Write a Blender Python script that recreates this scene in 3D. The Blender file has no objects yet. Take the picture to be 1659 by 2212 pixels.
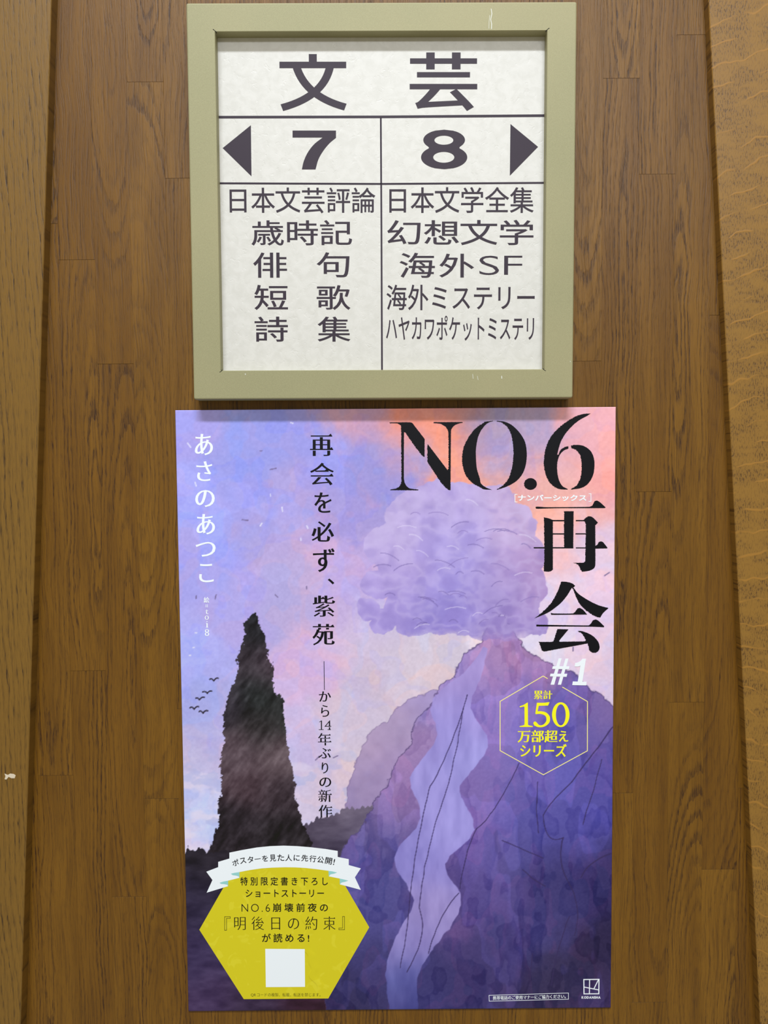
import bpy, math, random
import numpy as np
from mathutils import Matrix, Vector

random.seed(7)
rng = np.random.default_rng(11)
S = bpy.context.scene
COL = S.collection

# ------------------------------------------------------------------ camera
FPX, CX, CY = 1661.0, 829.5, 1106.0            # focal length in pixels of the 1659x2212 frame
CAM_POS = np.array([-0.01564, -0.90770, 0.28996])
PITCH, YAW, ROLL = -0.05136, -0.00129, 0.00764
cp, sp, cyw, syw, cr, sr = (math.cos(PITCH), math.sin(PITCH), math.cos(YAW), math.sin(YAW), math.cos(ROLL), math.sin(ROLL))
CAM_R = np.array([[cyw, -syw, 0], [syw, cyw, 0], [0, 0, 1]]) @ np.array([[1, 0, 0], [0, cp, -sp], [0, sp, cp]]) @ np.array([[cr, 0, sr], [0, 1, 0], [-sr, 0, cr]])
cam_data = bpy.data.cameras.new('camera')
cam = bpy.data.objects.new('camera', cam_data)
COL.objects.link(cam)
cam_data.sensor_fit = 'HORIZONTAL'
cam_data.sensor_width = 36.0
cam_data.lens = 36.0 * FPX / 1659.0
cam_data.clip_start = 0.01
right, fwd, up = CAM_R[:, 0], CAM_R[:, 1], CAM_R[:, 2]
m = Matrix(((right[0], up[0], -fwd[0], CAM_POS[0]), (right[1], up[1], -fwd[1], CAM_POS[1]), (right[2], up[2], -fwd[2], CAM_POS[2]), (0, 0, 0, 1)))
cam.matrix_world = m
S.camera = cam

# ------------------------------------------------------------------ world, lamps, exposure
world = bpy.data.worlds.new('world')
S.world = world
world.use_nodes = True
world.node_tree.nodes['Background'].inputs[0].default_value = (1.0, 0.92, 0.68, 1)
world.node_tree.nodes['Background'].inputs[1].default_value = 0.32


def area(name, loc, target, sx, sy, power, color):
    d = bpy.data.lights.new(name, 'AREA')
    d.shape = 'RECTANGLE'
    d.size, d.size_y, d.energy, d.color = sx, sy, power, color
    o = bpy.data.objects.new(name, d)
    COL.objects.link(o)
    o.location = loc
    o.rotation_euler = (Vector(target) - Vector(loc)).to_track_quat('-Z', 'Y').to_euler()
    return o


# the ceiling's strip lamp, parallel to the panel
area('ceiling_lamp', (-0.20, -2.90, 4.30), (0, 0, 0.25), 2.4, 0.30, 235, (0.88, 0.93, 1.0))
# fill light added behind the camera to even out the brightness down the panel
area('front_fill_light', (0.4, -3.60, 2.10), (0, 0, 0.25), 2.6, 0.40, 40, (0.93, 0.96, 1.0))
S.view_settings.view_transform = 'Standard'
S.view_settings.look = 'None'
S.view_settings.exposure = 0.13
S.view_settings.gamma = 1.0
S.view_settings.use_curve_mapping = False

# ------------------------------------------------------------------ helpers


def proj(P):
    q = (np.asarray(P) - CAM_POS) @ CAM_R
    return CX + FPX * q[..., 0] / q[..., 1], CY - FPX * q[..., 2] / q[..., 1]


def ray_plane(u, v, p0, n):
    d = CAM_R @ np.array([(u - CX) / FPX, 1.0, -(v - CY) / FPX])
    t = np.dot(np.asarray(p0) - CAM_POS, n) / np.dot(d, n)
    return CAM_POS + t * d


class Plane:
    """measures photograph points on a flat thing, in that thing's own coordinates (x right, z up, metres)"""

    def __init__(self, matrix, y):
        self.M = np.array(matrix)
        self.Mi = np.linalg.inv(self.M)
        self.y = y
        self.n = self.M[:3, 1]
        self.p0 = (self.M @ np.array([0, y, 0, 1]))[:3]

    def __call__(self, u, v):
        w = ray_plane(u, v, self.p0, self.n)
        l = self.Mi @ np.append(w, 1)
        return l[0], l[2]


def lin(c):
    c = np.asarray(c, float) / 255.0
    return np.where(c <= 0.04045, c / 12.92, ((c + 0.055) / 1.055) ** 2.4)


def link_mesh(name, me, mat=None, parent=None):
    me.name = name
    o = bpy.data.objects.new(name, me)
    COL.objects.link(o)
    if mat is not None and not me.materials:
        me.materials.append(mat)
    if parent is not None:
        o.parent = parent
    return o


def tag(o, label=None, cat=None, group=None, kind=None):
    for k, v in (('label', label), ('category', cat), ('group', group), ('kind', kind)):
        if v:
            o[k] = v
    return o


def mesh_from(verts, faces):
    me = bpy.data.meshes.new('m')
    me.from_pydata([tuple(map(float, v)) for v in verts], [], faces)
    me.update()
    return me


class Ink:
    """collects flat printed shapes in (x, z) and turns them into one mesh at depth y"""

    def __init__(self):
        self.v, self.f, self.k = [], [], 0

    def add(self, pts, faces):
        n = len(self.v)
        self.k += 1
        self.v += [(float(p[0]), float(p[1]), -5e-6 * self.k - (1.5e-6 * p[2] if len(p) > 2 else 0)) for p in pts]
        self.f += [tuple(i + n for i in f) for f in faces]

    def fill(self, loops):
        cu = bpy.data.curves.new('c', 'CURVE')
        cu.dimensions = '2D'
        cu.fill_mode = 'BOTH'
        for lp in loops:
            s = cu.splines.new('POLY')
            s.points.add(len(lp) - 1)
            for i, p in enumerate(lp):
                s.points[i].co = (p[0] * 100, p[1] * 100, 0, 1)
            s.use_cyclic_u = True
        ob = bpy.data.objects.new('c', cu)
        me = ob.to_mesh()
        self.add([(q.co.x / 100, q.co.y / 100) for q in me.vertices], [tuple(p.vertices) for p in me.polygons])
        ob.to_mesh_clear()
        bpy.data.objects.remove(ob)
        bpy.data.curves.remove(cu)

    def line(self, pts, w, closed=False):
        pts = [np.array(p, float) for p in pts]
        n = len(pts)
        L, R_ = [], []
        for i in range(n):
            a = pts[i - 1] if (i > 0 or closed) else None
            b = pts[(i + 1) % n] if (i < n - 1 or closed) else None
            ds = []
            if a is not None:
                ds.append((pts[i] - a) / np.linalg.norm(pts[i] - a))
            if b is not None:
                ds.append((b - pts[i]) / np.linalg.norm(b - pts[i]))
            t = sum(ds)
            t /= np.linalg.norm(t)
            nn = np.array([-t[1], t[0]])
            k = w / 2 / max(0.4, abs(np.dot(nn, [-ds[0][1], ds[0][0]])))
            L.append(pts[i] + nn * k)
            R_.append(pts[i] - nn * k)
        f = []
        for i in range(n if closed else n - 1):
            j = (i + 1) % n
            f.append((i, j, n + j, n + i))
        self.add(L + R_, f)

    def build(self, name, mat, parent, y):
        me = mesh_from([(x, y + d, z) for x, z, d in self.v], self.f)
        # every face looks out of the wall (-Y)
        import bmesh
        b = bmesh.new()
        b.from_mesh(me)
        bad = [f for f in b.faces if f.normal.y > 0]
        if bad:
            bmesh.ops.reverse_faces(b, faces=bad)
        b.to_mesh(me)
        b.free()
        return link_mesh(name, me, mat, parent)


_gc = {}


def glyph(ch):
    if ch not in _gc:
        cu = bpy.data.curves.new('t', 'FONT')
        cu.body = ch
        cu.resolution_u = 4
        ob = bpy.data.objects.new('t', cu)
        COL.objects.link(ob)
        bpy.context.view_layer.update()
        me = ob.to_mesh()
        v = np.array([(q.co.x, q.co.y) for q in me.vertices]).reshape(-1, 2)
        f = [tuple(p.vertices) for p in me.polygons]
        ob.to_mesh_clear()
        bpy.data.objects.remove(ob)
        bpy.data.curves.remove(cu)
        _gc[ch] = (v, f)
    return _gc[ch]


def wen(big):
    # this character drawn with its upright short top stroke and sweeping legs, as on the sign
    k = Ink()
    g = 1.22 if big else 0.95
    k.line([(0.0, 0.67), (0.98, 0.67)], 0.088 * g)
    k.line([(0.49, 0.67), (0.49, 0.85)], 0.096 * g)
    k.line(bez2((0.745, 0.66), (0.66, 0.15), (0.03, -0.04), 16), 0.096 * g)
    k.line(bez2((0.245, 0.66), (0.37, 0.15), (0.965, -0.03), 16), 0.096 * g)
    return np.array([(x, y, round(-d / 5e-6)) for x, y, d in k.v]), k.f


def bez2(a, b, c, n):
    return [((1 - t)**2 * a[0] + 2 * t * (1 - t) * b[0] + t * t * c[0], (1 - t)**2 * a[1] + 2 * t * (1 - t) * b[1] + t * t * c[1]) for t in np.linspace(0, 1, n)]


def styled(ch, gx, gy, wedge):
    """outline of a character with its upright strokes widened by gx and level strokes by gy (em), with wedge serifs"""
    if ch == '文':
        return wen(gx > 0.015)
    v, f = glyph(ch)
    if len(v) == 0:
        return v, f
    key = {}
    idx = np.zeros(len(v), int)
    w = []
    for i, p in enumerate(v):
        k = (round(p[0], 5), round(p[1], 5))
        if k not in key:
            key[k] = len(w)
            w.append(p)
        idx[i] = key[k]
    w = np.array(w)
    F = []
    for q in f:
        q = [idx[i] for i in q]
        if len(set(q)) < 3:
            continue
        a = sum(w[q[i]][0] * w[q[(i + 1) % len(q)]][1] - w[q[(i + 1) % len(q)]][0] * w[q[i]][1] for i in range(len(q)))
        if abs(a) < 1e-12:
            continue
        F.append(tuple(q if a > 0 else q[::-1]))
    E = {}
    for q in F:
        for i in range(len(q)):
            E[(q[i], q[(i + 1) % len(q)])] = 1
    B = [(a, b) for a, b in E if (b, a) not in E]
    inc, out = {}, {}
    for a, b in B:
        out.setdefault(a, []).append(b)
        inc.setdefault(b, []).append(a)
    nw = w.copy()

    def nrm(a, b):
        d = w[b] - w[a]
        d = d / (np.linalg.norm(d) + 1e-12)
        return np.array([d[1], -d[0]])
    for i in range(len(w)):
        if len(out.get(i, [])) != 1 or len(inc.get(i, [])) != 1:
            continue
        n1, n2 = nrm(inc[i][0], i), nrm(i, out[i][0])
        k1 = gx * n1[0] ** 2 + gy * n1[1] ** 2
        k2 = gx * n2[0] ** 2 + gy * n2[1] ** 2
        det = n1[0] * n2[1] - n1[1] * n2[0]
        if abs(det) > 0.25:
            dx = (k1 * n2[1] - k2 * n1[1]) / det
            dy = (n1[0] * k2 - n2[0] * k1) / det
            d = np.array([dx, dy])
        else:
            nn = n1 + n2
            d = nn / (np.linalg.norm(nn) + 1e-9) * (k1 + k2) / 2
        lim = 2.2 * max(abs(gx), abs(gy))
        L = np.linalg.norm(d)
        if L > lim:
            d *= lim / L
        nw[i] = w[i] + d
    # overlapping contours of one character lie in hair-thin layers of their own
    comp = list(range(len(nw)))

    def root(i):
        while comp[i] != i:
            comp[i] = comp[comp[i]]
            i = comp[i]
        return i
    for q in F:
        for i in q[1:]:
            comp[root(i)] = root(q[0])
    rs = sorted({root(i) for i in range(len(nw))})
    num = {r: j for j, r in enumerate(rs)}
    V = [(p[0], p[1], float(num[root(i)])) for i, p in enumerate(nw)]
    top_layer = len(rs)
    if wedge > 0:
        for a, b in B:
            n = nrm(a, b)
            L = np.linalg.norm(w[b] - w[a])
            if n[0] > 0.95 and 0.03 < L < 0.09:
                # a short end facing right: is it the end of a level stroke?
                c, d_ = inc[a][0], out[b][0]
                l1, l2 = w[a] - w[c], w[d_] - w[b]
                if abs(l1[0]) > 0.1 and abs(l2[0]) > 0.05 and abs(l1[1]) < 0.02 and abs(l2[1]) < 0.02:
                    top = max(nw[a][1], nw[b][1])
                    bot = min(nw[a][1], nw[b][1])
                    x = max(nw[a][0], nw[b][0])
                    k = len(V)
                    V += [(x - 1.7 * wedge, top, top_layer), (x - 0.75 * wedge, top + wedge * 0.75, top_layer), (x - 0.55 * wedge, top + wedge * 0.72, top_layer), (x + 0.01, bot, top_layer), (x - 1.5 * wedge, bot, top_layer)]
                    F.append((k, k + 4, k + 3, k + 2, k + 1))
    return np.array(V), F


def layout(text, track=0.0, vertical=False, gx=0.0, gy=0.0, wedge=0.0, prop=False):
    """places characters one em apart; returns points and faces in em units"""
    V, F = [], []
    x = 0.0
    for ch in text:
        v, f = styled(ch, gx, gy, wedge)
        if len(v):
            a, b = v[:, 0].min(), v[:, 0].max()
            if prop or ord(ch) < 256:
                q = v + np.array([x - a, 0, 0])
                adv = (b - a) + 0.13 + track
            else:
                q = v + np.array([x, 0, 0])
                adv = 1.0 * EM + track
            n = len(V)
            V += [tuple(p) for p in q]
            F += [tuple(i + n for i in t) for t in f]
        else:
            adv = 0.5
        x += adv
    return np.array(V), F


# width of one full-width character in the font's own units
_v, _f = glyph('口')
EM = 1.0
_cu = bpy.data.curves.new('t', 'FONT')
_cu.body = '口口'
_ob = bpy.data.objects.new('t', _cu)
COL.objects.link(_ob)
bpy.context.view_layer.update()
_me = _ob.to_mesh()
_xs = [q.co.x for q in _me.vertices]
EM = (max(_xs) - min(_xs)) - (_v[:, 0].max() - _v[:, 0].min())
_ob.to_mesh_clear()
bpy.data.objects.remove(_ob)


def put(ink, P, text, box, rot=0.0, slant=0.0, **kw):
    """fits a line of writing to its measured box (x0, y0, x1, y1)"""
    V, F = layout(text, **kw)
    x0, y0, x1, y1 = box
    cxp, cyp = (x0 + x1) / 2, (y0 + y1) / 2
    l, r = np.array(P(x0, cyp)), np.array(P(x1, cyp))
    t, b = np.array(P(cxp, y0)), np.array(P(cxp, y1))
    c = np.array(P(cxp, cyp))
    w, h = np.linalg.norm(r - l), np.linalg.norm(t - b)
    lay = V[:, 2]
    V = V[:, :2]
    mn, mx = V.min(0), V.max(0)
    sz = np.maximum(mx - mn, 1e-6)
    Q = (V - (mn + mx) / 2) / sz * np.array([w, h])
    ang = math.atan2(r[1] - l[1], r[0] - l[0]) if w > 0.02 else 0
    ang += rot
    ca, sa = math.cos(ang), math.sin(ang)
    Q = np.stack([Q[:, 0] * ca - Q[:, 1] * sa + c[0], Q[:, 0] * sa + Q[:, 1] * ca + c[1], lay], 1)
    ink.add(Q, F)


def smooth(pts, step=1.0, corner=42):
    """rounds a traced outline except at its sharp corners (pixels)"""
    p = np.array(pts, float)
    n = len(p)
    sharp = []
    for i in range(n):
        a, b = p[i] - p[i - 1], p[(i + 1) % n] - p[i]
        c = np.dot(a, b) / (np.linalg.norm(a) * np.linalg.norm(b) + 1e-9)
        sharp.append(math.degrees(math.acos(max(-1, min(1, c)))) > corner)
    out = []
    for i in range(n):
        j = (i + 1) % n
        p1, p2 = p[i], p[j]
        m1 = (p2 - p1) if sharp[i] else (p2 - p[i - 1]) / 2
        m2 = (p2 - p1) if sharp[j] else (p[(j + 1) % n] - p1) / 2
        L = np.linalg.norm(p2 - p1)
        m1 = m1 * min(1, L / (np.linalg.norm(m1) + 1e-9))
        m2 = m2 * min(1, L / (np.linalg.norm(m2) + 1e-9))
        k = max(1, int(L / step))
        for s in range(k):
            t = s / k
            out.append((2 * t**3 - 3 * t**2 + 1) * p1 + (t**3 - 2 * t**2 + t) * m1 + (-2 * t**3 + 3 * t**2) * p2 + (t**3 - t**2) * m2)
    return np.array(out)


def trace(ink, P, pts, scale, ox, oy, rough=0.0, corner=42, sm=True, step=1.0):
    q = [(ox + x / scale, oy + y / scale) for x, y in pts]
    q = smooth(q, step, corner) if sm else np.array(q)
    if rough > 0:
        # worn brush edge: fine teeth on the left-hand sides, slight waver elsewhere
        area_ = sum(q[i][0] * q[(i + 1) % len(q)][1] - q[(i + 1) % len(q)][0] * q[i][1] for i in range(len(q)))
        sgn = 1 if area_ > 0 else -1
        r = q.copy()
        for i in range(len(q)):
            d = q[(i + 1) % len(q)] - q[i - 1]
            nx, ny = sgn * d[1], -sgn * d[0]
            L = math.hypot(nx, ny) + 1e-9
            nx, ny = nx / L, ny / L
            left = nx < -0.35
            r[i] = q[i] + np.array([nx, ny]) * random.uniform(-1, 1) * (rough if left else rough * 0.28)
        q = r
    ink.fill([[P(x, y) for x, y in q]])


# ------------------------------------------------------------------ materials


class NT:
    def __init__(self, name):
        self.m = bpy.data.materials.new(name)
        self.m.use_nodes = True
        self.t = self.m.node_tree
        self.b = self.t.nodes['Principled BSDF']

    def n(self, ty, **kw):
        o = self.t.nodes.new(ty)
        for k, v in kw.items():
            setattr(o, k, v)
        return o

    def val(self, sock, v):
        if hasattr(v, 'links') or isinstance(v, bpy.types.NodeSocket):
            self.t.links.new(v, sock)
        else:
            sock.default_value = v

    def math(self, op, a, b=0.0, c=0.0, clamp=False):
        o = self.n('ShaderNodeMath', operation=op, use_clamp=clamp)
        self.val(o.inputs[0], a)
        self.val(o.inputs[1], b)
        self.val(o.inputs[2], c)
        return o.outputs[0]

    def noise(self, vec, scale=1.0, detail=2.0, rough=0.5, w=None, dist=0.0):
        o = self.n('ShaderNodeTexNoise', noise_dimensions='4D' if w is not None else '3D')
        self.val(o.inputs['Vector'], vec)
        if w is not None:
            self.val(o.inputs['W'], w)
        o.inputs['Scale'].default_value = scale
        o.inputs['Detail'].default_value = detail
        o.inputs['Roughness'].default_value = rough
        o.inputs['Distortion'].default_value = dist
        return o.outputs[0]

    def xyz(self, x, y, z):
        o = self.n('ShaderNodeCombineXYZ')
        self.val(o.inputs[0], x)
        self.val(o.inputs[1], y)
        self.val(o.inputs[2], z)
        return o.outputs[0]

    def sep(self, v):
        o = self.n('ShaderNodeSeparateXYZ')
        self.val(o.inputs[0], v)
        return o.outputs

    def smooth(self, v, a, b, c=0.0, d=1.0):
        o = self.n('ShaderNodeMapRange', interpolation_type='SMOOTHSTEP')
        self.val(o.inputs['Value'], v)
        for k, q in zip(('From Min', 'From Max', 'To Min', 'To Max'), (a, b, c, d)):
            self.val(o.inputs[k], q)
        return o.outputs[0]

    def mix(self, f, a, b):
        o = self.n('ShaderNodeMix', data_type='RGBA')
        self.val(o.inputs[0], f)
        self.val(o.inputs[6], a if not isinstance(a, tuple) else (*a, 1) if len(a) == 3 else a)
        self.val(o.inputs[7], b if not isinstance(b, tuple) else (*b, 1) if len(b) == 3 else b)
        return o.outputs[2]

    def bump(self, h, strength, dist):
        o = self.n('ShaderNodeBump')
        self.val(o.inputs['Height'], h)
        o.inputs['Strength'].default_value = strength
        o.inputs['Distance'].default_value = dist
        self.t.links.new(o.outputs[0], self.b.inputs['Normal'])

    def base(self, c):
        self.val(self.b.inputs['Base Color'], c if not isinstance(c, tuple) else (*c, 1))


def rgb(*c):
    return tuple(float(x) for x in lin(c))


def wood_stave():
    k = NT('stained_oak_stave')
    tc = k.n('ShaderNodeTexCoord').outputs['Object']
    oi = k.n('ShaderNodeObjectInfo')
    rnd = k.math('MULTIPLY', oi.outputs['Random'], 97.0)
    ctl = k.sep(oi.outputs['Color'])
    x, y, z = k.sep(tc)
    # slow waver of the grain
    wav = k.noise(k.xyz(k.math('MULTIPLY', x, 14.0), 0.0, k.math('MULTIPLY', z, 7.0)), 1.0, 2.0, 0.5, rnd)
    wav2 = k.noise(k.xyz(k.math('MULTIPLY', x, 260.0), 0.0, k.math('MULTIPLY', z, 45.0)), 1.0, 2.0, 0.6, rnd)
    xw = k.math('ADD', x, k.math('MULTIPLY', k.math('SUBTRACT', wav, 0.5), 0.022))
    # centre of the rings sideways (red) and how fast the cut climbs through them (green)
    cx = k.math('MULTIPLY', k.math('SUBTRACT', ctl[0], 0.5), 0.12)
    sl = k.math('MULTIPLY', k.math('SUBTRACT', ctl[1], 0.5), 0.34)
    dx = k.math('SUBTRACT', xw, cx)
    dz = k.math('ADD', k.math('MULTIPLY', z, sl), 0.004)
    d = k.math('SQRT', k.math('ADD', k.math('MULTIPLY', dx, dx), k.math('MULTIPLY', dz, dz)))
    ringv = k.math('ADD', k.math('MULTIPLY', d, 215.0), k.math('MULTIPLY', k.math('SUBTRACT', wav2, 0.5), 0.9))
    fr = k.math('FRACT', ringv)
    band = k.math('MULTIPLY', k.smooth(fr, 0.0, 0.10), k.smooth(fr, 0.26, 0.60, 1.0, 0.0))
    bandamt = k.smooth(k.noise(k.xyz(k.math('MULTIPLY', ringv, 0.31), 0.0, k.math('MULTIPLY', z, 2.0)), 1.0, 1.0, 0.5, rnd), 0.40, 0.66, 0.12, 1.0)
    band = k.math('MULTIPLY', band, bandamt)
    # short upright pores
    pores = k.smooth(k.noise(k.xyz(k.math('MULTIPLY', x, 1150.0), 0.0, k.math('MULTIPLY', z, 75.0)), 1.0, 2.0, 0.6, rnd), 0.50, 0.66)
    lines = k.smooth(k.noise(k.xyz(k.math('MULTIPLY', xw, 620.0), 0.0, k.math('MULTIPLY', z, 11.0)), 1.0, 3.0, 0.65, rnd), 0.46, 0.70)
    tone = k.noise(k.xyz(k.math('MULTIPLY', x, 45.0), 0.0, k.math('MULTIPLY', z, 5.0)), 1.0, 2.0, 0.5, rnd)
    dark = k.math('ADD', k.math('MULTIPLY', band, k.math('ADD', 0.42, k.math('MULTIPLY', pores, 0.55))), k.math('MULTIPLY', pores, 0.22))
    dark = k.math('ADD', dark, k.math('MULTIPLY', lines, 0.42), clamp=True)
    light = k.mix(k.smooth(tone, 0.3, 0.7), rgb(109, 73, 16), rgb(126, 87, 23))
    light = k.mix(k.math('MULTIPLY', ctl[2], 0.35), light, rgb(97, 60, 11))
    k.base(k.mix(dark, light, rgb(60, 36, 18)))
    k.b.inputs['Roughness'].default_value = 0.40
    k.b.inputs['Specular IOR Level'].default_value = 0.4
    h = k.math('ADD', k.math('MULTIPLY', dark, -1.0), k.math('MULTIPLY', lines, -0.3))
    k.bump(h, 0.5, 0.00035)
    return k.m


def wood_left():
    k = NT('flat_sawn_oak')
    x, y, z = k.sep(k.n('ShaderNodeTexCoord').outputs['Object'])
    wav = k.noise(k.xyz(k.math('MULTIPLY', x, 9.0), 0.0, k.math('MULTIPLY', z, 4.0)), 1.0, 2.0, 0.5)
    wav2 = k.noise(k.xyz(k.math('MULTIPLY', x, 220.0), 0.0, k.math('MULTIPLY', z, 26.0)), 1.0, 2.0, 0.6)
    t = k.math('ADD', k.math('MULTIPLY', x, 150.0), k.math('MULTIPLY', z, 4.6))
    t = k.math('ADD', t, k.math('MULTIPLY', wav, 5.0))
    t = k.math('ADD', t, k.math('MULTIPLY', wav2, 1.1))
    amt = k.smooth(k.noise(k.xyz(k.math('MULTIPLY', t, 0.45), 3.0, k.math('MULTIPLY', z, 6.0)), 1.0, 2.0, 0.6), 0.36, 0.62, 0.1, 1.0)
    fr = k.math('FRACT', t)
    band = k.math('MULTIPLY', k.smooth(fr, 0.0, 0.12), k.smooth(fr, 0.15, 0.50, 1.0, 0.0))
    band = k.math('MULTIPLY', band, amt)
    pores = k.smooth(k.noise(k.xyz(k.math('MULTIPLY', x, 900.0), 0.0, k.math('MULTIPLY', z, 60.0)), 1.0, 2.0, 0.6), 0.48, 0.66)
    lines = k.smooth(k.noise(k.xyz(k.math('MULTIPLY', x, 420.0), 0.0, k.math('MULTIPLY', z, 9.0)), 1.0, 3.0, 0.65), 0.48, 0.72)
    dark = k.math('ADD', k.math('MULTIPLY', band, k.math('ADD', 0.35, k.math('MULTIPLY', pores, 0.6))), k.math('MULTIPLY', pores, 0.26))
    dark = k.math('ADD', dark, k.math('MULTIPLY', lines, 0.2), clamp=True)
    k.base(k.mix(dark, rgb(124, 90, 32), rgb(58, 38, 18)))
    k.b.inputs['Roughness'].default_value = 0.42
    k.bump(k.math('MULTIPLY', dark, -1.0), 0.5, 0.0004)
    return k.m


def wood_right():
    k = NT('quarter_sawn_oak')
    x, y, z = k.sep(k.n('ShaderNodeTexCoord').outputs['Object'])
    # silver-ray ribbons: they rise to the right up high and fall to the right down low
    mslope = k.smooth(z, -0.25, 0.42, -0.42, 0.36)
    xs = k.math('SUBTRACT', x, 0.36)
    c = k.math('SUBTRACT', z, k.math('MULTIPLY', xs, mslope))
    wob = k.noise(k.xyz(k.math('MULTIPLY', x, 26.0), 0.0, k.math('MULTIPLY', z, 16.0)), 1.0, 2.0, 0.45)
    c = k.math('ADD', c, k.math('MULTIPLY', wob, 0.030))
    fr = k.math('FRACT', k.math('MULTIPLY', c, 41.0))
    keep = k.smooth(k.noise(k.xyz(k.math('MULTIPLY', x, 26.0), 5.0, k.math('MULTIPLY', c, 60.0)), 1.0, 1.0, 0.5), 0.42, 0.56)
    wid = k.math('MULTIPLY', keep, 0.05)
    ray = k.math('MULTIPLY', k.smooth(fr, 0.0, 0.05), k.smooth(fr, k.math('ADD', wid, 0.02), k.math('ADD', wid, 0.09), 1.0, 0.0))
    ray = k.math('MULTIPLY', ray, keep)
    pores = k.smooth(k.noise(k.xyz(k.math('MULTIPLY', x, 760.0), 0.0, k.math('MULTIPLY', z, 210.0)), 1.0, 2.0, 0.6), 0.50, 0.62)
    dens = k.smooth(k.noise(k.xyz(k.math('MULTIPLY', x, 30.0), 2.0, k.math('MULTIPLY', z, 55.0)), 1.0, 2.0, 0.5), 0.35, 0.62, 0.25, 1.0)
    dark = k.math('MULTIPLY', k.math('MULTIPLY', pores, dens), k.math('SUBTRACT', 1.0, ray))
    dark = k.math('MULTIPLY', dark, 0.75, clamp=True)
    tone = k.math('MULTIPLY', dens, 0.30)
    col = k.mix(tone, rgb(144, 105, 42), rgb(106, 74, 34))
    col = k.mix(dark, col, rgb(72, 48, 26))
    col = k.mix(k.math('MULTIPLY', ray, 0.65), col, rgb(164, 116, 46))
    k.base(col)
    k.b.inputs['Roughness'].default_value = 0.4
    k.bump(k.math('SUBTRACT', k.math('MULTIPLY', ray, 0.4), dark), 0.35, 0.0003)
    return k.m


def plain(name, c, rough=0.5, spec=0.4, metal=0.0):
    k = NT(name)
    k.base(rgb(*c))
    k.b.inputs['Roughness'].default_value = rough
    k.b.inputs['Specular IOR Level'].default_value = spec
    k.b.inputs['Metallic'].default_value = metal
    return k.m


def gold_paint():
    k = NT('champagne_gold_paint')
    tc = k.n('ShaderNodeTexCoord').outputs['Object']
    fine = k.noise(tc, 2600.0, 2.0, 0.6)
    big = k.noise(tc, 6.0, 2.0, 0.5)
    c = k.mix(k.smooth(fine, 0.35, 0.65), rgb(142, 138, 103), rgb(164, 160, 122))
    c = k.mix(k.math('MULTIPLY', k.smooth(big, 0.35, 0.7), 0.25), c, rgb(178, 166, 126))
    k.base(c)
    k.b.inputs['Metallic'].default_value = 0.12
    k.b.inputs['Roughness'].default_value = 0.6
    k.bump(fine, 0.35, 0.00015)
    return k.m


def sign_card():
    k = NT('cream_laminated_card')
    tc = k.n('ShaderNodeTexCoord').outputs['Object']
    a = k.noise(tc, 95.0, 3.0, 0.55, dist=0.6)
    b = k.noise(tc, 420.0, 2.0, 0.5)
    pits = k.smooth(k.noise(tc, 150.0, 2.0, 0.5, dist=1.2), 0.60, 0.72)
    k.base(k.mix(k.smooth(a, 0.3, 0.7), rgb(209, 207, 201), rgb(217, 215, 210)))
    k.b.inputs['Roughness'].default_value = 0.38
    k.bump(k.math('ADD', k.math('MULTIPLY', a, 0.6), k.math('ADD', k.math('MULTIPLY', b, 0.12), k.math('MULTIPLY', pits, -0.5))), 0.30, 0.0005)
    return k.m


def art_paper():
    k = NT('coated_poster_paper')
    at = k.n('ShaderNodeAttribute', attribute_name='print')
    k.base(at.outputs['Color'])
    tc = k.n('ShaderNodeTexCoord').outputs['Object']
    k.b.inputs['Roughness'].default_value = 0.42
    k.b.inputs['Specular IOR Level'].default_value = 0.35
    k.bump(k.noise(tc, 16.0, 2.0, 0.45), 0.12, 0.003)
    return k.m


def yellow_print():
    k = NT('yellow_print')
    tc = k.n('ShaderNodeTexCoord').outputs['Object']
    x, y, z = k.sep(tc)
    g = k.smooth(k.noise(tc, 55.0, 2.0, 0.5, dist=0.8), 0.60, 0.66)
    k.base(k.mix(k.math('MULTIPLY', g, 0.5), rgb(214, 202, 30), rgb(224, 214, 52)))
    k.b.inputs['Roughness'].default_value = 0.42
    k.b.inputs['Specular IOR Level'].default_value = 0.35
    # a long soft crease in the paper running down the right half of the badge
    wob = k.noise(k.xyz(0.0, 0.0, k.math('MULTIPLY', z, 34.0)), 1.0, 1.0, 0.5)
    t = k.math('ADD', z, 0.66)
    line = k.math('ADD', k.math('ADD', CREASE_X, k.math('MULTIPLY', k.math('SUBTRACT', wob, 0.5), 0.035)), k.math('MULTIPLY', k.smooth(z, CREASE_Z0, CREASE_Z1, 0.020, 0.0), 1.0))
    d = k.math('SUBTRACT', x, line)
    h = k.smooth(d, -0.0012, 0.0012)
    h2 = k.smooth(d, 0.004, 0.012, 1.0, 0.0)
    k.bump(k.math('MULTIPLY', h, h2), 0.35, 0.0008)
    return k.m


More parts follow.
